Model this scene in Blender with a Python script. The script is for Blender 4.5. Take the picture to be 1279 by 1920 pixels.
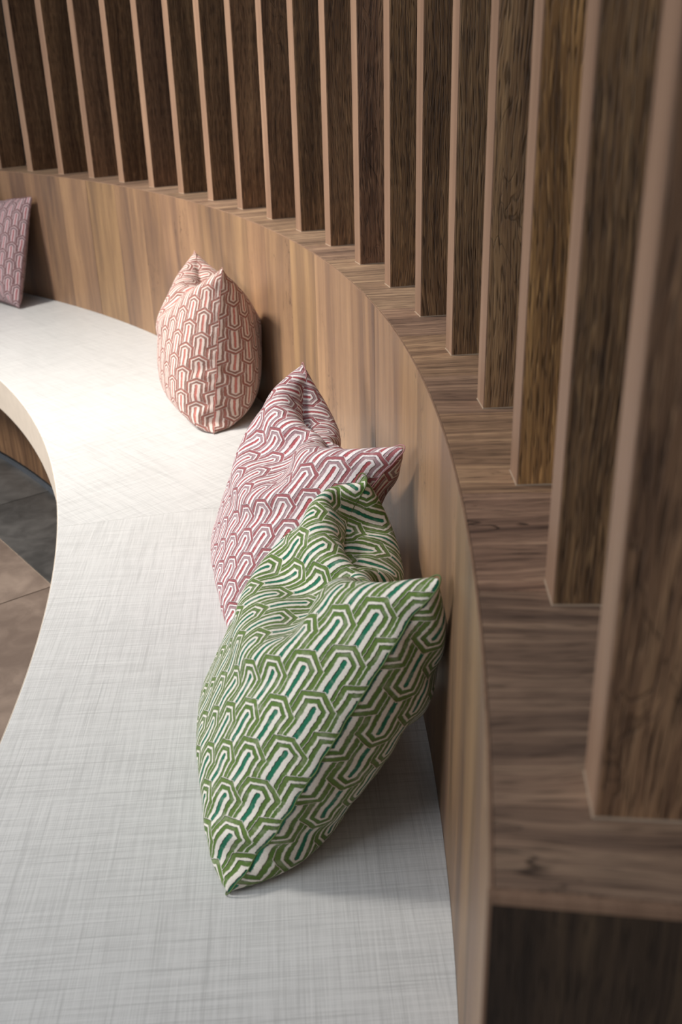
import bpy, bmesh, math, random
import numpy as np
from mathutils import Matrix, Vector

sc = bpy.context.scene
for o in list(bpy.data.objects):
    bpy.data.objects.remove(o)
COL = sc.collection

# ------------------------------------------------------------------ camera
Z0 = 1.0895                       # camera height above the floor
PITCH, ROLL, FPX = 0.436515, -0.02722, 1822.45
fwd = Vector((0, math.cos(PITCH), -math.sin(PITCH)))
rt = Vector((1, 0, 0))
up = rt.cross(fwd)
r2 = rt * math.cos(ROLL) + up * math.sin(ROLL)
u2 = -rt * math.sin(ROLL) + up * math.cos(ROLL)
cam_d = bpy.data.cameras.new('camera')
cam = bpy.data.objects.new('camera', cam_d)
COL.objects.link(cam)
M = Matrix((r2, u2, -fwd)).transposed().to_4x4()
M.translation = Vector((0, 0, Z0))
cam.matrix_world = M
cam_d.sensor_fit = 'VERTICAL'
cam_d.sensor_height = 36.0
cam_d.sensor_width = 24.0
cam_d.lens = FPX / 1920 * 36
cam_d.clip_start = 0.02
cam_d.clip_end = 60
cam_d.dof.use_dof = True
cam_d.dof.focus_distance = 1.22
cam_d.dof.aperture_fstop = 8.5
sc.camera = cam

# ------------------------------------------------------------------ world, lights, exposure
w = bpy.data.worlds.new('world')
sc.world = w
w.use_nodes = True
bg = w.node_tree.nodes['Background']
bg.inputs[0].default_value = (0.80, 0.88, 1.0, 1)
bg.inputs[1].default_value = 0.16

def area(name, loc, target, size, power, color, sy=None, spread=180):
    l = bpy.data.lights.new(name, 'AREA')
    l.energy = power
    l.color = color
    l.size = size
    if sy:
        l.shape = 'RECTANGLE'
        l.size_y = sy
    l.spread = math.radians(spread)
    o = bpy.data.objects.new(name, l)
    COL.objects.link(o)
    o.location = loc
    d = Vector(target) - Vector(loc)
    o.rotation_euler = d.to_track_quat('-Z', 'Y').to_euler()
    return o

area('ceiling_softlight', (-2.5, 1.5, 3.1), (-0.5, 2.05, 0.4), 0.6, 22, (1.0, 0.95, 0.88), 0.6, spread=60)
area('window_light', (-4.7, -1.3, 2.2), (0.0, 1.2, 0.8), 2.2, 29, (0.92, 0.95, 1.0), 2.0, spread=80)
area('overhead_daylight', (-1.2, 0.4, 4.2), (-0.6, 1.0, 0.4), 2.8, 26, (0.86, 0.93, 1.0), 2.8)

sc.view_settings.view_transform = 'Standard'
sc.view_settings.look = 'None'
sc.view_settings.exposure = 0.16
sc.view_settings.gamma = 1.0
sc.view_settings.use_curve_mapping = False

# ------------------------------------------------------------------ geometry constants (fitted)
CX, CY = -3.24117, 0.78062        # centre of all the arcs
R1 = 3.33289                      # face of the backrest
R2 = 3.37729                      # front faces of the slats
RS = 2.85089                      # front edge of the seat
RB = 2.985                        # recessed base under the seat
ZS = 0.40                         # seat
ZL = 0.78953                      # ledge
PHI0, DPHI = 0.8815016, 0.05330598
SLAT_T, SLAT_D, SLAT_OFF = 0.03051, 0.093, 0.0224
PHI_END = math.radians(-8.52)
R_OUT = R2 + SLAT_D + 0.045
rad = math.radians

def P(r, a, z):
    return (CX + r * math.cos(a), CY + r * math.sin(a), z)

# ------------------------------------------------------------------ helpers
def link(name, me, mat=None, parent=None):
    o = bpy.data.objects.new(name, me)
    COL.objects.link(o)
    if mat is not None and len(me.materials) == 0:
        for m in (mat if isinstance(mat, (list, tuple)) else [mat]):
            me.materials.append(m)
    if parent is not None:
        o.parent = parent
    return o

def empty(name, loc, label, cat, group=None):
    o = bpy.data.objects.new(name, None)
    COL.objects.link(o)
    o.location = loc
    o.empty_display_size = 0.1
    tag(o, label, cat, group)
    return o

def tag(o, label, cat, group=None):
    o['label'] = label
    o['category'] = cat
    if group:
        o['group'] = group

def child(name, me, mat, parent):
    """mesh given in world coordinates, parented to an empty that was only translated"""
    o = link(name, me, mat, parent)
    root = parent
    off = Vector(parent.location)
    while root.parent:
        root = root.parent
        off += Vector(root.location)
    o.location = -off
    return o

def mesh_uv(name, verts, faces, uvs, smooth=False):
    me = bpy.data.meshes.new(name)
    me.from_pydata(verts, [], faces)
    ul = me.uv_layers.new(name='UVMap')
    i = 0
    for f in uvs:
        for c in f:
            ul.data[i].uv = c
            i += 1
    me.polygons.foreach_set('use_smooth', [smooth] * len(me.polygons))
    me.update()
    return me

def arc_block(name, a0, a1, ra, rb, z0, z1, step=rad(0.5), uvoff=(0, 0), grain='z', bevel=0.0):
    """a solid block bounded by two radii, two angles and two heights; uv in metres, v along the grain"""
    n = max(1, int(math.ceil(abs(a1 - a0) / step)))
    V, F, U = [], [], []
    prof = [(ra, z0), (ra, z1 - bevel), (ra + bevel, z1), (rb, z1), (rb, z0)] if bevel else [(ra, z0), (ra, z1), (rb, z1), (rb, z0)]
    k = len(prof)
    rm = ra
    for i in range(n + 1):
        a = a0 + (a1 - a0) * i / n
        for (r, z) in prof:
            V.append(P(r, a, z))
    def uv(i, j, face):
        a = a0 + (a1 - a0) * i / n
        r, z = prof[j % k]
        s = a * rm
        if grain == 'z':
            if face == 'v':
                return (s + uvoff[0], z + uvoff[1])
            return (s + uvoff[0], r + uvoff[1])
        # grain runs along the radius
        return (s + uvoff[0], r + z + uvoff[1])
    for i in range(n):
        for j in range(k):
            j2 = (j + 1) % k
            F.append((i * k + j, i * k + j2, (i + 1) * k + j2, (i + 1) * k + j))
            kind = 'v' if prof[j][0] == prof[j2][0] else 'h'
            U.append([uv(i, j, kind), uv(i, j2, kind), uv(i + 1, j2, kind), uv(i + 1, j, kind)])
    F.append(tuple(range(k))[::-1])
    U.append([(prof[j][0], prof[j][1]) for j in range(k)][::-1])
    F.append(tuple(n * k + j for j in range(k)))
    U.append([(prof[j][0], prof[j][1]) for j in range(k)])
    me = mesh_uv(name, V, F, U)
    bm = bmesh.new()
    bm.from_mesh(me)
    bmesh.ops.recalc_face_normals(bm, faces=bm.faces)
    bm.to_mesh(me)
    bm.free()
    me.update()
    return me

def box_mesh(name, x0, x1, y0, y1, z0, z1, bevel=0.0, uvf=None):
    bm = bmesh.new()
    bmesh.ops.create_cube(bm, size=1)
    for v in bm.verts:
        v.co = Vector(((x0 + x1) / 2 + v.co.x * (x1 - x0), (y0 + y1) / 2 + v.co.y * (y1 - y0), (z0 + z1) / 2 + v.co.z * (z1 - z0)))
    if bevel:
        bmesh.ops.bevel(bm, geom=list(bm.edges), offset=bevel, segments=2, affect='EDGES', profile=0.5)
    ul = bm.loops.layers.uv.new('UVMap')
    for f in bm.faces:
        n = f.normal
        for l in f.loops:
            c = l.vert.co
            if uvf:
                l[ul].uv = uvf(c, n)
            elif abs(n.x) > 0.6:
                l[ul].uv = (c.y, c.z)
            elif abs(n.y) > 0.6:
                l[ul].uv = (c.x, c.z)
            else:
                l[ul].uv = (c.x, c.y)
    me = bpy.data.meshes.new(name)
    bm.to_mesh(me)
    bm.free()
    return me

# ------------------------------------------------------------------ node helper
class NT:
    def __init__(self, name):
        self.m = bpy.data.materials.new(name)
        self.m.use_nodes = True
        self.t = self.m.node_tree
        self.t.nodes.clear()
        self.out = self.t.nodes.new('ShaderNodeOutputMaterial')
        self.b = self.t.nodes.new('ShaderNodeBsdfPrincipled')
        self.t.links.new(self.b.outputs[0], self.out.inputs[0])
    def n(self, typ, **kw):
        nd = self.t.nodes.new(typ)
        for k, v in kw.items():
            setattr(nd, k, v)
        return nd
    def put(self, sock, v):
        if isinstance(v, bpy.types.NodeSocket):
            self.t.links.new(v, sock)
        elif v is not None:
            sock.default_value = v
    def math(self, op, a, b=None, c=None, clamp=False):
        nd = self.n('ShaderNodeMath', operation=op)
        nd.use_clamp = clamp
        self.put(nd.inputs[0], a)
        self.put(nd.inputs[1], b)
        if c is not None:
            self.put(nd.inputs[2], c)
        return nd.outputs[0]
    def mix(self, f, a, b, blend='MIX'):
        nd = self.n('ShaderNodeMix', data_type='RGBA', blend_type=blend)
        self.put(nd.inputs[0], f)
        for s, v in ((nd.inputs[6], a), (nd.inputs[7], b)):
            self.put(s, v if isinstance(v, bpy.types.NodeSocket) else tuple(v) + ((1,) if len(v) == 3 else ()))
        return nd.outputs[2]
    def noise(self, vec, scale, detail=3, rough=0.5, dist=0.0, dims='3D'):
        nd = self.n('ShaderNodeTexNoise', noise_dimensions=dims)
        self.put(nd.inputs['Vector'], vec)
        nd.inputs['Scale'].default_value = scale
        nd.inputs['Detail'].default_value = detail
        nd.inputs['Roughness'].default_value = rough
        nd.inputs['Distortion'].default_value = dist
        return nd.outputs[0]
    def vmap(self, vec, scale=(1, 1, 1), loc=(0, 0, 0), rot=(0, 0, 0)):
        nd = self.n('ShaderNodeMapping')
        self.put(nd.inputs['Vector'], vec)
        nd.inputs['Scale'].default_value = scale
        self.put(nd.inputs['Location'], loc)
        nd.inputs['Rotation'].default_value = rot
        return nd.outputs[0]
    def smooth(self, v, a, b, lo=0.0, hi=1.0):
        nd = self.n('ShaderNodeMapRange', interpolation_type='SMOOTHSTEP')
        self.put(nd.inputs[0], v)
        nd.inputs[1].default_value = a
        nd.inputs[2].default_value = b
        nd.inputs[3].default_value = lo
        nd.inputs[4].default_value = hi
        return nd.outputs[0]
    def bump(self, h, dist, strength=1.0):
        nd = self.n('ShaderNodeBump')
        self.put(nd.inputs['Height'], h)
        nd.inputs['Distance'].default_value = dist
        nd.inputs['Strength'].default_value = strength
        self.t.links.new(nd.outputs[0], self.b.inputs['Normal'])

def srgb(r, g, b):
    f = lambda c: (c / 255 / 12.92) if c / 255 <= 0.04045 else ((c / 255 + 0.055) / 1.055) ** 2.4
    return (f(r), f(g), f(b))

def wood(name, dark, mid, light, rough=0.55, pore=0.5, broad=1.0, bump=0.0006, crack=0.6, wob=0.03, lo=0.40, hi=0.60, wts=(0.42, 0.36, 0.22), mid_s=75, grit=0.0):
    """oak: v runs along the grain; object colour tints each board"""
    t = NT(name)
    uv = t.n('ShaderNodeUVMap').outputs[0]
    oi = t.n('ShaderNodeObjectInfo')
    off = t.n('ShaderNodeCombineXYZ')
    t.put(off.inputs[0], t.math('MULTIPLY', oi.outputs['Random'], 37.0))
    t.put(off.inputs[1], t.math('MULTIPLY', oi.outputs['Random'], 91.0))
    base = t.vmap(uv, loc=off.outputs[0])
    # slow wobble of the grain
    wv = t.noise(t.vmap(base, (3, 1.6, 1)), 1.0, 2, 0.5)
    wv2 = t.noise(t.vmap(base, (14, 5, 1)), 1.0, 2, 0.5)
    sep = t.n('ShaderNodeSeparateXYZ')
    t.put(sep.inputs[0], base)
    x = t.math('ADD', sep.outputs[0], t.math('MULTIPLY', t.math('SUBTRACT', wv, 0.5), wob))
    x = t.math('ADD', x, t.math('MULTIPLY', t.math('SUBTRACT', wv2, 0.5), wob * 0.35))
    cb = t.n('ShaderNodeCombineXYZ')
    t.put(cb.inputs[0], x)
    t.put(cb.inputs[1], sep.outputs[1])
    g = cb.outputs[0]
    broadn = t.noise(t.vmap(g, (14 * broad, 1.3, 1)), 1.0, 3, 0.55)
    midn = t.noise(t.vmap(g, (mid_s, 3.0, 1)), 1.0, 3, 0.6)
    fine = t.noise(t.vmap(g, (560, 10, 1)), 1.0, 2, 0.6)
    pores = t.noise(t.vmap(g, (650, 38, 1)), 1.0, 1, 0.5)
    v = t.math('ADD', t.math('MULTIPLY', broadn, wts[0]), t.math('MULTIPLY', midn, wts[1]))
    v = t.math('ADD', v, t.math('MULTIPLY', fine, wts[2]))
    cr = t.n('ShaderNodeValToRGB')
    t.put(cr.inputs[0], v)
    e = cr.color_ramp.elements
    e[0].position = lo
    e[0].color = (*dark, 1)
    e[1].position = hi
    e[1].color = (*light, 1)
    m = cr.color_ramp.elements.new((lo + hi) / 2)
    m.color = (*mid, 1)
    c = cr.outputs[0]
    if grit:
        # raised bright flecks of the brushed, rough-sawn faces
        fl = t.noise(t.vmap(g, (480, 22, 1), (3, 7, 0)), 1.0, 2, 0.6)
        c = t.mix(t.smooth(fl, 0.55, 0.68, 0, grit), c, tuple(min(1, k * 1.5) for k in light))
    pf = t.smooth(pores, 0.52, 0.66, 0, pore)
    c = t.mix(pf, c, tuple(k * 0.35 for k in dark))
    ff = t.smooth(fine, 0.5, 0.7, 0, pore * 0.8)
    c = t.mix(ff, c, tuple(k * 0.7 for k in dark))
    # short dark cracks and flecks that run slightly across the grain
    ck = t.noise(t.vmap(g, (26, 7, 1), rot=(0, 0, 0.25)), 1.0, 3, 0.6, 1.2)
    ckf = t.smooth(t.math('ABSOLUTE', t.math('SUBTRACT', ck, 0.5)), 0.0, 0.012, 1, 0)
    msk = t.smooth(t.noise(t.vmap(base, (7, 3.3, 1)), 1.0, 1, 0.5), 0.56, 0.65, 0, crack)
    ckf = t.math('MULTIPLY', ckf, msk)
    c = t.mix(ckf, c, tuple(k * 0.3 for k in dark))
    c = t.mix(1.0, c, oi.outputs['Color'], 'MULTIPLY')
    t.put(t.b.inputs['Base Color'], c)
    t.b.inputs['Roughness'].default_value = rough
    t.b.inputs['Specular IOR Level'].default_value = 0.35
    h = t.math('SUBTRACT', t.math('MULTIPLY', fine, 0.7), t.math('ADD', pf, ckf))
    t.bump(h, bump, 0.6)
    return t.m

M_WALL = wood('wood_backrest_oak', srgb(98, 78, 67), srgb(134, 105, 81), srgb(164, 130, 97), 0.45, 0.10, 0.75, 0.0001, 0.7, 0.05, 0.34, 0.64, (0.62, 0.24, 0.14), 38)
M_LEDGE = wood('wood_ledge_oak', srgb(96, 77, 66), srgb(146, 119, 99), srgb(200, 168, 138), 0.5, 0.45, 1.5, 0.0004, 1.0, 0.07, 0.38, 0.62, (0.3, 0.42, 0.28), 110)
M_SLAT = wood('wood_slat_oak', srgb(72, 53, 40), srgb(128, 98, 73), srgb(178, 142, 106), 0.6, 0.58, 1.6, 0.0012, 0.45, 0.04, 0.38, 0.62, (0.32, 0.36, 0.32), 130, 0.35)
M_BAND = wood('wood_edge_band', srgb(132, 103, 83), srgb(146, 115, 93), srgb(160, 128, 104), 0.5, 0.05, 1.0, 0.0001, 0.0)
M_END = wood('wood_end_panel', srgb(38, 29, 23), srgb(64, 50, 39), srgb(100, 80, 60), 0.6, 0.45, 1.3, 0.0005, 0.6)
M_BASE = wood('wood_base_oak', srgb(74, 52, 38), srgb(108, 79, 56), srgb(140, 106, 76), 0.55, 0.15, 0.9, 0.0002, 0.6)

def plain(name, col, rough=0.5, metal=0.0, bumpscale=None):
    t = NT(name)
    co = t.n('ShaderNodeTexCoord').outputs['Object']
    nz = t.noise(co, bumpscale or 60, 3, 0.6)
    c = t.mix(t.smooth(nz, 0.3, 0.7), tuple(k * 0.92 for k in col), col)
    t.put(t.b.inputs['Base Color'], c)
    t.b.inputs['Roughness'].default_value = rough
    t.b.inputs['Metallic'].default_value = metal
    t.bump(nz, 0.0002, 0.4)
    return t.m

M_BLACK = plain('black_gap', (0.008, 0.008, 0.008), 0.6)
M_SKIRT = plain('grey_skirting_metal', srgb(84, 88, 94), 0.4, 0.3)
M_BEAD = plain('clear_glue_bead', srgb(164, 142, 120), 0.35)
M_BLOCKER = plain('dark_blocker_coat', srgb(38, 32, 28), 0.9)  # coat of the unseen light blocker behind the slats
M_RAIL = plain('dark_core_board', srgb(60, 46, 36), 0.7)

def linen(name, rot, tone=(0.615, 0.612, 0.60)):
    t = NT(name)
    co = t.n('ShaderNodeTexCoord').outputs['Object']
    v = t.vmap(co, rot=(0, 0, rot))
    layers = []
    for (sx, sy, seed) in ((9, 420, 1.0), (16, 800, 5.0), (420, 9, 9.0), (800, 16, 13.0), (26, 1300, 17.0), (1300, 26, 21.0)):
        vv = t.vmap(v, (sx, sy, 1), (seed, seed * 2.3, 0))
        layers.append(t.noise(vv, 1.0, 2, 0.55))
    s = layers[0]
    for l in layers[1:]:
        s = t.math('ADD', s, l)
    s = t.math('DIVIDE', s, 6.0)
    cloud = t.noise(co, 3.0, 2, 0.5)
    s = t.math('ADD', s, t.math('MULTIPLY', t.math('SUBTRACT', cloud, 0.5), 0.05))
    f = t.smooth(s, 0.40, 0.60)
    c = t.mix(f, tuple(k * 0.84 for k in tone), tuple(min(1, k * 1.08) for k in tone))
    # a few stronger dark threads
    d1 = t.smooth(layers[0], 0.28, 0.40, 0.25, 0)
    d2 = t.smooth(layers[2], 0.28, 0.40, 0.25, 0)
    c = t.mix(t.math('ADD', d1, d2), c, tuple(k * 0.62 for k in tone))
    t.put(t.b.inputs['Base Color'], c)
    t.b.inputs['Roughness'].default_value = 0.42
    t.b.inputs['Specular IOR Level'].default_value = 0.4
    t.bump(s, 0.0002, 0.3)
    return t.m

M_SEAT_A = linen('linen_laminate_near', rad(-3))
M_SEAT_B = linen('linen_laminate_far', rad(49))
M_APRON = plain('seat_front_laminate', srgb(196, 184, 170), 0.5, 0, 30)

def tile_mat(name, c0, c1, rough):
    t = NT(name)
    co = t.n('ShaderNodeTexCoord').outputs['Object']
    oi = t.n('ShaderNodeObjectInfo')
    a = t.noise(co, 2.2, 4, 0.6, 0.4)
    b = t.noise(co, 16, 5, 0.65, 0.6)
    s = t.math('ADD', t.math('MULTIPLY', a, 0.6), t.math('MULTIPLY', b, 0.4))
    s = t.math('ADD', s, t.math('MULTIPLY', t.math('SUBTRACT', oi.outputs['Random'], 0.5), 0.06))
    c = t.mix(t.smooth(s, 0.36, 0.66), c0, c1)
    t.put(t.b.inputs['Base Color'], c)
    t.b.inputs['Roughness'].default_value = rough
    t.bump(b, 0.0006, 0.4)
    return t.m

M_TILE_D = tile_mat('slate_grey_tile', srgb(52, 51, 50), srgb(84, 82, 80), 0.38)
M_TILE_L = tile_mat('taupe_tile', srgb(98, 84, 75), srgb(136, 120, 108), 0.42)
M_GROUT = plain('grout', srgb(150, 134, 118), 0.8)

# ------------------------------------------------------------------ floor
random.seed(4)
me = box_mesh('floor', -6.5, 2.5, -3, 7.5, -0.05, -0.0035)
floor = link('floor', me, M_GROUT)
floor['kind'] = 'structure'
dv = Vector((0.788, 0.616))       # across the rows
ds = Vector((-0.616, 0.788))      # along the rows
GAP = 0.003
def tile_mesh(name, w_, l_):
    return box_mesh(name, -w_ / 2, w_ / 2, -l_ / 2, l_ / 2, -0.008, 0.0, 0.0008)
TW, TL = 0.6, 0.6
tm_d = tile_mesh('tile_dark', TW - GAP, TL - GAP)
tm_d.materials.append(M_TILE_D)
tm_l = tile_mesh('tile_light', TW - GAP, TL - GAP)
tm_l.materials.append(M_TILE_L)
ang = math.atan2(dv.y, dv.x)
for i in range(-4, 3):
    n0 = 0.687 + TW * i + TW / 2
    s0 = 2.501 if i >= 0 else 1.968
    for j in range(-4, 5):
        s = s0 + TL * j + TL / 2
        c = dv * n0 + ds * s
        if math.hypot(c.x - CX, c.y - CY) > 3.6:
            continue
        o = link('tile', tm_d if i >= 0 else tm_l, None, floor)
        o.location = (c.x, c.y, 0)
        o.rotation_euler = (0, 0, ang)

wb = link('unseen_light_blocker', arc_block('unseen_light_blocker', rad(-24), rad(80), 4.25, 4.35, 0, 2.9, rad(2)), M_BLOCKER)  # out of view, added behind the slats to block light
wb['kind'] = 'structure'

# ------------------------------------------------------------------ bench
A_LO, A_HI = rad(-13), rad(66)
SEAM = rad(13.55)
bench = empty('curved_bench', P(RS, rad(20), 0), 'long curved bench with pale linen-look seat sweeping along the wooden backrest', 'bench')
child('seat_panel', arc_block('seat_panel', A_LO, SEAM - 0.00006, RS + 0.0015, R1 - 0.0003, ZS - 0.03, ZS, bevel=0.0008), M_SEAT_A, bench)
child('seat_panel', arc_block('seat_panel', SEAM + 0.00006, A_HI, RS + 0.0015, R1 - 0.0003, ZS - 0.03, ZS, bevel=0.0008), M_SEAT_B, bench)
ap = child('seat_apron', arc_block('seat_apron', A_LO, A_HI, RS, RS + 0.02, ZS - 0.085, ZS - 0.0008), M_APRON, bench)
child('underside_board', arc_block('underside_board', A_LO, A_HI, RS + 0.02, RB + 0.02, ZS - 0.085, ZS - 0.07), M_BLACK, bench)
random.seed(11)
a = A_LO
k = 0
while a < A_HI - 1e-6:
    a2 = min(A_HI, a + rad(random.choice((3.2, 4.0, 4.6))))
    o = child('base_plank', arc_block('base_plank', a + 0.0001, a2 - 0.0001, RB, RB + 0.018, 0.022, ZS - 0.085, uvoff=(k * 1.7, 0)), M_BASE, bench)
    v = random.uniform(0.8, 1.15)
    o.color = (v, v * random.uniform(0.97, 1.02), v * random.uniform(0.94, 1.02), 1)
    a = a2
    k += 1
child('toe_gap_shade', arc_block('toe_gap_shade', A_LO, A_HI, RB + 0.006, RB + 0.018, 0.0, 0.022), M_BLACK, bench)  # solid near-black strip; the gap's shadow is put into its colour
child('skirting_strip', arc_block('skirting_strip', A_LO, A_HI, RB - 0.004, RB + 0.004, 0.0, 0.011), M_SKIRT, bench)

# ------------------------------------------------------------------ backrest
back = empty('curved_backrest', P(R1, rad(10), 0), 'low curved oak backrest with flat ledge rising behind the pale seat', 'bench_back')  # the backrest of the bench, with its ledge
joint_w = [8.87, 40.57]
cuts = [math.degrees(PHI_END)]
random.seed(21)
while cuts[-1] < 66:
    nx = cuts[-1] + random.choice((2.0, 2.8, 3.4, 4.1))
    for jw in joint_w:
        if cuts[-1] < jw - 0.01 and nx > jw - 0.8:
            nx = jw
            break
    cuts.append(nx)
k = 0
for i in range(len(cuts) - 1):
    a0, a1 = rad(cuts[i]), rad(cuts[i + 1])
    g0 = 0.00022 if any(abs(cuts[i] - j) < 1e-6 for j in joint_w) else 0.00001
    g1 = 0.00022 if any(abs(cuts[i + 1] - j) < 1e-6 for j in joint_w) else 0.00001
    o = child('face_plank', arc_block('face_plank', a0 + g0, a1 - g1, R1, R1 + 0.0015, 0.02, ZL - 0.0009, uvoff=(i * 3.1, i * 1.3), step=rad(0.4)), M_WALL, back)
    v = random.uniform(0.92, 1.08)
    o.color = (v, v * random.uniform(0.97, 1.01), v * random.uniform(0.92, 1.02), 1)
child('core_board', arc_block('core_board', PHI_END + 0.001, A_HI, R1 + 0.0016, R_OUT - 0.02, 0.0, ZL - 0.022), M_RAIL, back)
cuts = [math.degrees(PHI_END), -4.45, -1.9, 1.2, 3.2, 5.98]
while cuts[-1] < 66:
    cuts.append(cuts[-1] + random.choice((2.4, 3.1, 3.8)))
for i in range(len(cuts) - 1):
    a0, a1 = rad(cuts[i]), rad(cuts[i + 1])
    g = 0.00003
    gg = 0.00025 if i in (1, 5) else g
    o = child('ledge_board', arc_block('ledge_board', a0 + gg, a1 - g, R1 + 0.0016, R_OUT, ZL - 0.022, ZL, uvoff=(i * 2.3, i * 5.1), grain='r', bevel=0.0008, step=rad(0.4)), M_LEDGE, back)
    v = random.uniform(0.88, 1.1)
    tint = {0: (0.90, 0.88, 0.88), 1: (0.92, 0.84, 0.84), 2: (1.05, 0.97, 0.86), 3: (0.92, 0.87, 0.85), 4: (1.02, 0.96, 0.86), 5: (0.95, 0.9, 0.9)}.get(i)
    o.color = (*tint, 1) if tint else (v, v * random.uniform(0.95, 1.0), v * random.uniform(0.9, 1.0), 1)
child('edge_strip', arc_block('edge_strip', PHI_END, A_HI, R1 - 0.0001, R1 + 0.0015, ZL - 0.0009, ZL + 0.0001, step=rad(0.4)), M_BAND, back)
# end of the backrest, a dark panel between pale edge strips
def slab(name, r0, r1, z0, z1, a_front, thick, mat, parent):
    """upright board lying across the end of the backrest"""
    c, s = math.cos(a_front), math.sin(a_front)
    t = Vector((s, -c, 0))        # towards the viewer
    V = []
    for d in (0, thick):
        for (r, z) in ((r0, z0), (r1, z0), (r1, z1), (r0, z1)):
            V.append(Vector(P(r, a_front, z)) + t * d)
    F = [(3, 2, 1, 0), (4, 5, 6, 7), (0, 1, 5, 4), (1, 2, 6, 5), (2, 3, 7, 6), (3, 0, 4, 7)]
    def uvc(i):
        r, z = ((r0, z0), (r1, z0), (r1, z1), (r0, z1))[i % 4]
        return (r, z)
    U = [[uvc(i) for i in f] for f in F]
    me = mesh_uv(name, V, F, U)
    return child(name, me, mat, parent)
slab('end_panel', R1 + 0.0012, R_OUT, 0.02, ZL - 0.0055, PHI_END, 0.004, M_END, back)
slab('end_edge_strip', R1 + 0.0012, R_OUT, ZL - 0.0052, ZL - 0.0008, PHI_END, 0.004, M_BAND, back)
slab('corner_edge_strip', R1 - 0.0006, R1 + 0.0010, 0.02, ZL - 0.001, PHI_END, 0.004, M_BAND, back)

# ------------------------------------------------------------------ slats
screen = empty('slat_screen', P(R2, rad(15), ZL), 'tall screen of upright oak slats standing in a curve on the ledge', 'screen')
H_SL = 2.0
slat_me = box_mesh('slat', 0.0008, SLAT_D, -SLAT_T / 2, SLAT_T / 2, 0.0003, H_SL, 0.0006, lambda c, n: ((c.x, c.z) if abs(n.y) > 0.5 else (c.y + 0.3, c.z)))
slat_me.materials.append(M_SLAT)
band_me = box_mesh('edge_band', 0.0, 0.0009, -SLAT_T / 2 + 0.0003, SLAT_T / 2 - 0.0003, 0.0004, H_SL - 0.001, 0.0)
band_me.materials.append(M_BAND)
def bead_mesh():
    # a thin fillet of glue around three sides of the foot
    V, F = [], []
    e = 0.0006
    h = SLAT_T / 2
    pts = [(SLAT_D, -h), (0, -h), (0, h), (SLAT_D, h)]
    outp = [(SLAT_D, -h - e), (-e, -h - e), (-e, h + e), (SLAT_D, h + e)]
    for (x, y) in pts:
        V.append((x, y, 0.0011))
    for (x, y) in outp:
        V.append((x, y, 0.0001))
    for i in range(3):
        F.append((i, i + 1, 5 + i, 4 + i))
    U = [[(0, 0)] * 4 for _ in F]
    me = mesh_uv('glue_bead', V, F, U)
    bm = bmesh.new(); bm.from_mesh(me)
    bmesh.ops.recalc_face_normals(bm, faces=bm.faces)
    bm.to_mesh(me); bm.free()
    return me
bead_me = bead_mesh()
bead_me.materials.append(M_BEAD)
random.seed(5)
GOLD = 17
tones = {14: 0.95, 13: 1.05, 11: 0.95, 12: 1.1, 15: 0.95, 16: 1.0, 18: 0.95, 19: 1.0}
for i in range(-2, 20):
    a = PHI0 - DPHI * i
    s = link('slat', slat_me, None, screen)
    s.location = Vector(P(R2, a, ZL)) - Vector(screen.location)
    s.rotation_euler = (0, 0, a + SLAT_OFF)
    v = tones.get(i, random.uniform(0.85, 1.1))
    s.color = (v, v * random.uniform(0.94, 1.0), v * random.uniform(0.88, 1.0), 1)
    if i == GOLD:
        s.color = (1.5, 1.38, 0.98, 1)
        s['label'] = 'golden-toned slat, paler than its neighbours'
    for nm, mm in (('edge_band', band_me), ('glue_bead', bead_me)):
        c = link(nm, mm, None, s)
        c.color = (1, 1, 1, 1) if nm == 'glue_bead' else (random.uniform(0.95, 1.05),) * 3 + (1,)

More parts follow.
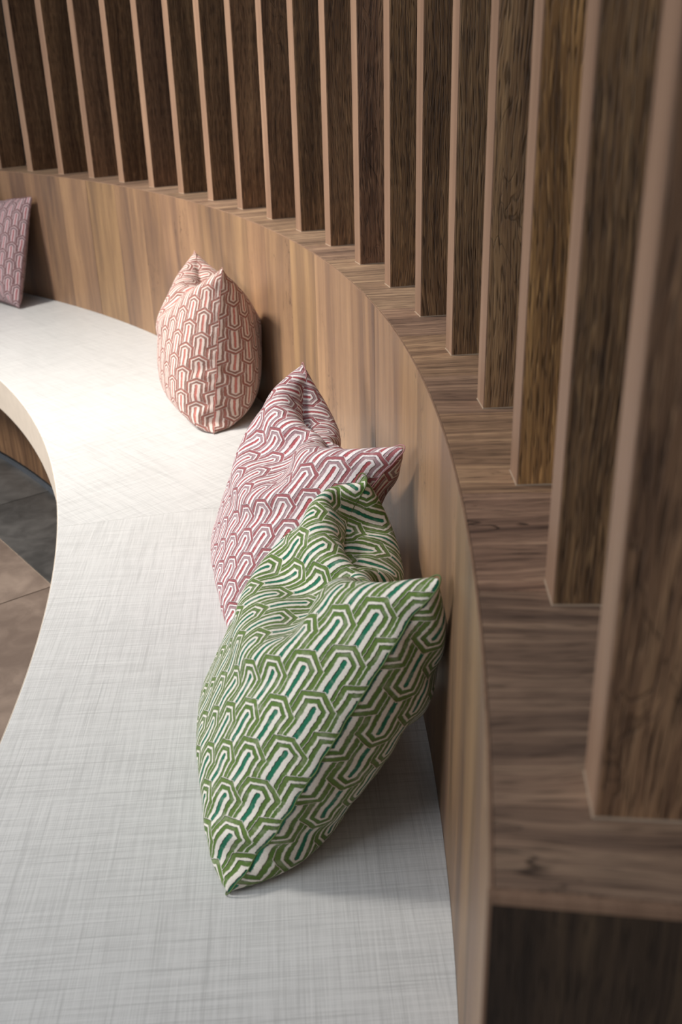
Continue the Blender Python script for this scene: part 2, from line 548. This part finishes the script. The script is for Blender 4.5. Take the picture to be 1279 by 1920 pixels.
# ------------------------------------------------------------------ cushions
def cushion_mat(name, base, outer, inner, bar, cw=0.032, per=0.061, wear=0.15):
    """cut-velvet lattice: overlapping pointed arches, three bands each"""
    t = NT(name)
    uv = t.n('ShaderNodeUVMap').outputs[0]
    nz = t.n('ShaderNodeTexNoise')
    t.put(nz.inputs['Vector'], t.vmap(uv, (1, 1, 1)))
    nz.inputs['Scale'].default_value = 260
    nz.inputs['Detail'].default_value = 2
    nz2 = t.n('ShaderNodeTexNoise')
    t.put(nz2.inputs['Vector'], uv)
    nz2.inputs['Scale'].default_value = 38
    sx = t.n('ShaderNodeSeparateXYZ')
    t.put(sx.inputs[0], nz.outputs['Color'])
    sy = t.n('ShaderNodeSeparateXYZ')
    t.put(sy.inputs[0], nz2.outputs['Color'])
    s = t.n('ShaderNodeSeparateXYZ')
    t.put(s.inputs[0], uv)
    j = lambda a, b, k1, k2: t.math('ADD', t.math('MULTIPLY', t.math('SUBTRACT', a, 0.5), k1), t.math('MULTIPLY', t.math('SUBTRACT', b, 0.5), k2))
    u = t.math('ADD', s.outputs[0], j(sx.outputs[0], sy.outputs[0], 0.0022, 0.003))
    v = t.math('ADD', s.outputs[1], j(sx.outputs[1], sy.outputs[1], 0.0022, 0.003))
    W = cw * 0.655                       # half width of one arch
    due = t.math('PINGPONG', u, cw)     # distance to the nearest even column, 0..cw
    duo = t.math('SUBTRACT', cw, due)
    SL = 0.62                           # roof slope
    def apex(du, off):
        q = t.math('ADD', v, t.math('MULTIPLY', du, SL))
        a = t.math('ADD', t.math('MULTIPLY', t.math('CEIL', t.math('DIVIDE', t.math('SUBTRACT', q, off), per)), per), off)
        return t.math('ADD', a, t.math('MULTIPLY', t.math('GREATER_THAN', du, W), 100.0))
    ae, ao = apex(due, 0.0), apex(duo, per / 2)
    pick = t.math('LESS_THAN', ao, ae)
    def sel(x, y):
        return t.math('ADD', x, t.math('MULTIPLY', pick, t.math('SUBTRACT', y, x)))
    du = sel(due, duo)
    ap_ = sel(ae, ao)
    dl = t.math('SUBTRACT', W, du)
    below = t.math('SUBTRACT', ap_, v)
    dr = t.math('MULTIPLY', t.math('SUBTRACT', below, t.math('MULTIPLY', du, SL)), 0.85)
    d = t.math('MINIMUM', dl, dr)
    e = 0.0006
    def band(x, a, b):
        return t.math('MULTIPLY', t.smooth(x, a - e, a + e), t.smooth(x, b - e, b + e, 1, 0))
    b1 = band(d, 0.0009, 0.0058)
    b2 = band(d, 0.0088, 0.0134)
    bb = t.math('MULTIPLY', t.smooth(du, 0.0024 - e, 0.0024 + e, 1, 0), t.smooth(d, 0.0162, 0.0172))
    # strip of core under the roof also closes below
    c = t.mix(b1, base, outer)
    c = t.mix(b2, c, inner)
    c = t.mix(bb, c, bar)
    pile = t.math('MAXIMUM', t.math('MAXIMUM', b1, b2), bb)
    fz = t.noise(t.vmap(uv, (1, 1, 1)), 900, 2, 0.6)
    wn = t.noise(uv, 60, 3, 0.6)
    c = t.mix(t.math('MULTIPLY', t.smooth(fz, 0.35, 0.6, 1, 0), 0.16), c, (0.0, 0.0, 0.0))
    c = t.mix(t.math('MULTIPLY', t.math('MULTIPLY', t.smooth(wn, 0.5, 0.68), pile), wear), c, base)
    t.put(t.b.inputs['Base Color'], c)
    t.b.inputs['Roughness'].default_value = 0.85
    t.b.inputs['Specular IOR Level'].default_value = 0.15
    t.b.inputs['Sheen Weight'].default_value = 0.15
    t.b.inputs['Sheen Roughness'].default_value = 0.4
    h = t.math('ADD', pile, t.math('MULTIPLY', fz, 0.2))
    t.bump(h, 0.0022, 0.9)
    return t.m

def cloth_groups(If, Ib, h, L):
    groups = []
    def add(I, J, rest, k):
        I = I.ravel(); J = J.ravel()
        if len(I):
            groups.append([I, J, rest, k])
    for Im in (If, Ib):
        for p in (0, 1):
            add(Im[p:-1:2, :], Im[p + 1::2, :], h, 0.95)
            add(Im[:, p:-1:2], Im[:, p + 1::2], h, 0.95)
        for p in (0, 1):
            add(Im[p:-1:2, :-1], Im[p + 1::2, 1:], h * 2 ** 0.5, 0.25)
            add(Im[p:-1:2, 1:], Im[p + 1::2, :-1], h * 2 ** 0.5, 0.25)
        n = Im.shape[0]
        for step, kk in ((2, 0.10), (4, 0.05)):
            for p in range(2 * step):
                a = np.arange(p, n - step, 2 * step)
                if len(a):
                    add(Im[a, :], Im[a + step, :], step * h, kk)
                    add(Im[:, a], Im[:, a + step], step * h, kk)
    return groups

def natural(L, thick, depth, shift, dent, n, iters, seed):
    """stuffed square cushion in its own frame: x along the bottom, y up, z out of the front; the top seam is
    chopped down by `depth` and the panels pressed in below it"""
    rng = np.random.default_rng(seed)
    s = np.linspace(0, 1, n)
    S, T = np.meshgrid(s, s, indexing='ij')
    If = np.arange(n * n).reshape(n, n)
    Ib = -np.ones((n, n), int)
    Ib[0], Ib[-1], Ib[:, 0], Ib[:, -1] = If[0], If[-1], If[:, 0], If[:, -1]
    Ib[1:-1, 1:-1] = n * n + np.arange((n - 2) ** 2).reshape(n - 2, n - 2)
    bul = (np.sin(np.pi * S) * np.sin(np.pi * T)) ** 0.6 * thick * 0.5
    X = np.zeros((n * n + (n - 2) ** 2, 3))
    X[If.ravel()] = np.stack([S * L, T * L, bul], -1).reshape(-1, 3)
    X[Ib[1:-1, 1:-1].ravel()] = np.stack([S * L, T * L, -bul], -1)[1:-1, 1:-1].reshape(-1, 3)
    X += rng.normal(0, 0.0006, X.shape)
    h = L / (n - 1)
    groups = cloth_groups(If, Ib, h, L)
    a, b, c, d = If[:-1, :-1], If[1:, :-1], If[1:, 1:], If[:-1, 1:]
    tf = np.stack([a, b, c, a, c, d], -1).reshape(-1, 3)
    a, b, c, d = Ib[:-1, :-1], Ib[1:, :-1], Ib[1:, 1:], Ib[:-1, 1:]
    tb = np.stack([a, b, c, a, c, d], -1).reshape(-1, 3)[:, ::-1]
    tri = np.concatenate([tf, tb])
    N = len(X)
    m = int(round((0.5 + shift) * (n - 1)))
    target_v = thick * L * L * 0.5
    prev = X.copy()
    n0 = None
    dents = [((If if q[0] > 0 else Ib)[int(round(q[1] * (n - 1))), int(round(q[2] * (n - 1)))], q[3]) for q in dent]
    for it in range(iters):
        frac = it / iters
        A_, B_, C_ = X[tri[:, 0]], X[tri[:, 1]], X[tri[:, 2]]
        cr = np.cross(B_ - A_, C_ - A_)
        cen = X.mean(0)
        vol = np.einsum('ij,ij->i', A_ - cen, cr).sum() / 6
        nv = np.zeros_like(X)
        for k in range(3):
            for ax in range(3):
                nv[:, ax] += np.bincount(tri[:, k], cr[:, ax], N)
        nv /= (np.linalg.norm(nv, axis=1)[:, None] + 1e-12)
        push = np.clip((target_v - vol) / (L * L * 1.6), -0.0015, 0.0015)
        vel = (X - prev) * 0.75
        prev = X.copy()
        X = X + vel + nv * push
        if frac > 0.2 and depth > 0:
            if n0 is None:
                n0 = X[If[m, -1]].copy()
            k = min(1.0, (frac - 0.2) / 0.4)
            tgt = np.array([n0[0], n0[1] - depth * k, 0.0])
        for sweep in range(7):
            for (I, J, rest, kk) in groups:
                D = X[J] - X[I]
                ln = np.sqrt(np.einsum('ij,ij->i', D, D)) + 1e-12
                cc = (ln - rest) / ln * 0.5 * kk
                D *= cc[:, None]
                X[I] += D
                X[J] -= D
            if n0 is not None:
                X[If[m, -1]] += (tgt - X[If[m, -1]]) * 0.9
                for (q, z) in dents:
                    X[q, 2] += (z - X[q, 2]) * 0.3 * k
                # the two panels stay on their own side
    # keep the base level
        X[:, 1] -= (X[If[0, 0], 1] + X[If[-1, 0], 1]) / 2
        prev[:, 1] -= 0
    return X, If, Ib, groups

def simulate(F, G, T, W_, L, thick, depth=0.1, shift=0.0, dent=(), n=45, iters=300, seed=0, bvh=None, relax=60, sag=0.35, fat=(1.0, 1.0)):
    X, If, Ib, groups = natural(L, thick, depth, shift, dent, n, iters, seed)
    F, G, T, W_ = [np.array(p, float) for p in (F, G, T, W_)]
    X[:, 2] *= 1 + sag * (0.45 - np.clip(X[:, 1] / L, 0, 1))     # the filling settles towards the bottom
    X[:, 2] *= np.where(X[:, 2] > 0, fat[0], fat[1])
    src = [X[If[0, 0]], X[If[-1, 0]], X[If[-1, -1]], X[If[0, -1]]]
    dst = [F, G, T, W_]
    # best rigid placement of the natural shape, then a gentle bilinear correction towards the four corners
    A_ = np.array(src); B_ = np.array(dst)
    ca, cb = A_.mean(0), B_.mean(0)
    nrm = np.cross(G - F, W_ - F); nrm /= np.linalg.norm(nrm)
    flip = nrm[0] > 0
    Xl = X.copy()
    if flip:                                     # the front panel must look into the room
        Xl[:, 2] *= -1
        A_[:, 2] *= -1
        ca = A_.mean(0)
    Hm = (A_ - ca).T @ (B_ - cb)
    # add the normal so that the flat configuration is well posed
    an = np.array([0, 0, 1.0]); bn = nrm
    Hm += np.outer(an, bn) * 0.02
    U, _, Vt = np.linalg.svd(Hm)
    Rm = Vt.T @ U.T
    if flip and False:
        pass
    Y = (Xl - ca) @ Rm.T + cb
    res = [d - ((a - ca) @ Rm.T + cb) for a, d in zip(A_, B_)]
    lo, hi = X[:, :2].min(0), X[:, :2].max(0)
    q = (X[:, :2] - np.array([X[If[0, 0], 0], 0])) / np.array([X[If[-1, 0], 0] - X[If[0, 0], 0], (X[If[0, -1], 1] + X[If[-1, -1], 1]) / 2])
    q = np.clip(q, -0.15, 1.15)
    u, v = q[:, :1], q[:, 1:2]
    Y = Y + (1 - u) * (1 - v) * res[0] + u * (1 - v) * res[1] + u * v * res[2] + (1 - u) * v * res[3]
    X_loc = X.copy()
    X = Y
    # small puckers where the seam gathers the cloth
    rg = np.random.default_rng(seed + 50)
    e1 = (G - F) / np.linalg.norm(G - F)
    e2 = (W_ - F) / np.linalg.norm(W_ - F)
    nz_ = np.cross(e1, e2)
    uu, vv = q[:, 0], q[:, 1]
    side = np.sign(X_loc[:, 2])
    amp = np.zeros(len(X))
    for dist, al in ((uu, vv), (1 - uu, vv), (vv, uu), (1 - vv, uu)):
        ph = rg.uniform(0, 6.28, 4)
        wv = np.sin(al * L / 0.030 * 6.28 + ph[0] + 1.5 * np.sin(al * 9 + ph[1])) + 0.6 * np.sin(al * L / 0.047 * 6.28 + ph[2])
        dd = np.clip(dist, 0, 1) * L
        amp += wv * np.exp(-dd / 0.03) * (1 - np.exp(-dd / 0.006)) * 0.0022
    X = X + amp[:, None] * nz_ * side[:, None]
    # settle against the seat, the backrest and the neighbour, keeping the shape
    rest = []
    for (I, J, r, kk) in groups:
        D = X[J] - X[I]
        rest.append(np.sqrt(np.einsum('ij,ij->i', D, D)))
    Y0 = X.copy()
    for it in range(relax):
        if bvh is not None:
            for p in range(len(X)):
                hit_ = bvh.find_nearest(Vector(X[p]), 0.07)
                if hit_[0] is not None:
                    d_ = (Vector(X[p]) - hit_[0]).dot(hit_[1])
                    if d_ < 0.003:
                        X[p] += np.array(hit_[1]) * min(0.0032 - d_, 0.006)
        low = ZS + 0.0012 - X[:, 2]
        X[:, 2] += np.where(low > 0, low, 0)
        dx, dy = X[:, 0] - CX, X[:, 1] - CY
        r = np.hypot(dx, dy)
        sc_ = np.where((r > R1 - 0.0025), (R1 - 0.0025) / r, 1.0)
        X[:, 0] = CX + dx * sc_
        X[:, 1] = CY + dy * sc_
        if it == relax - 1:
            break
        for sweep in range(3):
            for (I, J, r_, kk), rs in zip(groups, rest):
                D = X[J] - X[I]
                ln = np.sqrt(np.einsum('ij,ij->i', D, D)) + 1e-12
                D *= ((ln - rs) / ln * 0.5 * min(1.0, kk * 2))[:, None]
                X[I] += D
                X[J] -= D
        X += (Y0 - X) * 0.01
    return X, If, Ib

def cushion(name, label, mat, F, G, T, W_, L=0.43, thick=0.14, depth=0.1, shift=0.0, dent=(), uvo=(0, 0), n=45, seed=0, iters=300, bvh=None, relax=60, sag=0.35, fat=(1.0, 1.0)):
    X, If, Ib = simulate(F, G, T, W_, L, thick, depth, shift, dent, n, iters, seed, bvh, relax, sag, fat)
    base = Vector(((F[0] + G[0]) / 2, (F[1] + G[1]) / 2, ZS))
    V = X - np.array(base)
    h = L / (n - 1)
    faces, uvs = [], []
    for Im, back in ((If, False), (Ib, True)):
        for i in range(n - 1):
            for j in range(n - 1):
                q = [(i, j), (i + 1, j), (i + 1, j + 1), (i, j + 1)]
                if back:
                    q = q[::-1]
                faces.append([int(Im[a]) for a in q])
                uvs.append([(a[0] * h + uvo[0], (a[1] * h if not back else -a[1] * h + 0.02) + uvo[1]) for a in q])
    me = mesh_uv(name, V.tolist(), faces, uvs, True)
    bm = bmesh.new()
    bm.from_mesh(me)
    bmesh.ops.recalc_face_normals(bm, faces=bm.faces)
    bm.to_mesh(me)
    bm.free()
    o = link(name, me, mat)
    o.location = base
    md = o.modifiers.new('smooth', 'SUBSURF')
    md.levels = 2
    md.render_levels = 2
    md.uv_smooth = 'PRESERVE_BOUNDARIES'
    tag(o, label, 'cushion', 'patterned cushions along the bench')
    # seam piping-less welt: a thin stitched line round the edge
    ring = [If[i, 0] for i in range(n)] + [If[-1, j] for j in range(1, n)] + [If[i, -1] for i in range(n - 2, -1, -1)] + [If[0, j] for j in range(n - 2, 0, -1)]
    cu = bpy.data.curves.new('seam', 'CURVE')
    cu.dimensions = '3D'
    sp = cu.splines.new('POLY')
    pts = np.array([V[r] for r in ring])
    for _ in range(2):
        nxt = np.empty((len(pts) * 2, 3))
        nxt[0::2] = pts
        nxt[1::2] = (pts + np.roll(pts, -1, 0)) / 2
        pts = (np.roll(nxt, 1, 0) + 2 * nxt + np.roll(nxt, -1, 0)) / 4
    sp.points.add(len(pts) - 1)
    for i, p in enumerate(pts):
        sp.points[i].co = (*p, 1)
    sp.use_cyclic_u = True
    cu.bevel_depth = 0.0007
    cu.bevel_resolution = 1
    dg_o = bpy.data.objects.new('seam_tmp', cu)
    COL.objects.link(dg_o)
    bpy.context.view_layer.update()
    sm = bpy.data.meshes.new_from_object(dg_o)
    bpy.data.objects.remove(dg_o)
    so = link('seam', sm, None, o)
    sm.materials.clear()
    sm.materials.append(M_SEAMS[name_key(mat)])
    sm.polygons.foreach_set('use_smooth', [True] * len(sm.polygons))
    return X, faces

M_SEAMS = {}
def name_key(m):
    return m.name
M_GREEN = cushion_mat('green_cut_velvet', srgb(236, 229, 216), srgb(102, 126, 64), srgb(94, 122, 60), srgb(40, 116, 86))
M_PINK = cushion_mat('rose_cut_velvet', srgb(238, 228, 226), srgb(156, 92, 96), srgb(166, 134, 138), srgb(174, 88, 92))
M_BLUSH = cushion_mat('blush_cut_velvet', srgb(232, 214, 204), srgb(158, 104, 94), srgb(150, 110, 100), srgb(196, 120, 110))
M_MAUVE = cushion_mat('mauve_cut_velvet', srgb(196, 176, 178), srgb(122, 84, 86), srgb(118, 90, 92), srgb(168, 100, 104))
for mm, c in ((M_GREEN, srgb(92, 108, 62)), (M_PINK, srgb(170, 120, 122)), (M_BLUSH, srgb(180, 138, 128)), (M_MAUVE, srgb(130, 96, 98))):
    M_SEAMS[mm.name] = plain('seam_' + mm.name, c, 0.9)

from mathutils.bvhtree import BVHTree
Xr, Fr = cushion('rose_cushion', 'rose pink and white cushion leaning behind the green cushion', M_PINK,
        (-0.135, 1.060, 0.3850), (-0.180, 1.390, 0.3850), (-0.0530, 1.330, 0.6990), (0.0770, 0.9780, 0.7145),
        L=0.45, thick=0.138, depth=0.105, dent=((1, 0.5, 0.80, 0.012), (-1, 0.5, 0.80, -0.012)), seed=2, uvo=(0.01, 0.03))
def outward(X, F):
    F_ = np.array(F)
    c = X.mean(0)
    a, b, d = X[F_[:, 0]] - c, X[F_[:, 1]] - c, X[F_[:, 2]] - c
    return np.einsum('ij,ij->i', a, np.cross(b, d)).sum() > 0
tree = BVHTree.FromPolygons([Vector(p) for p in Xr], Fr if outward(Xr, Fr) else [f[::-1] for f in Fr])
cushion('green_cushion', 'green and white cushion with arch pattern, nearest of all, overlapping the rose cushion', M_GREEN,
        (-0.1120, 0.658, 0.3830), (-0.1450, 0.985, 0.3850), (0.0300, 1.030, 0.6640), (0.0810, 0.6890, 0.7115),
        L=0.445, thick=0.142, depth=0.12, dent=((1, 0.5, 0.80, 0.0), (-1, 0.5, 0.80, -0.012)), seed=1, sag=0.5, fat=(0.98, 1.32), bvh=tree)
cushion('blush_cushion', 'plump blush cushion standing alone, seen edge on, between the rose and mauve cushions', M_BLUSH,
        (-0.2560, 1.8700, 0.3880), (-0.3250, 2.1900, 0.3850), (-0.3110, 2.2050, 0.7110), (-0.2160, 1.9050, 0.7300),
        L=0.45, thick=0.165, depth=0.09, dent=((1, 0.5, 0.86, 0.015), (-1, 0.5, 0.86, -0.02)), seed=3, sag=0.7, fat=(1.15, 1.3), uvo=(0.0, 0.05))
cushion('mauve_cushion', 'dusky mauve cushion leaning on the backrest at the left edge of the view', M_MAUVE,
        (-0.991, 3.045, 0.404), (-1.25, 3.28, 0.404), (-1.20, 3.37, 0.727), (-0.935, 3.165, 0.724),
        L=0.42, thick=0.125, depth=0.03, seed=4, uvo=(0.02, 0.0))
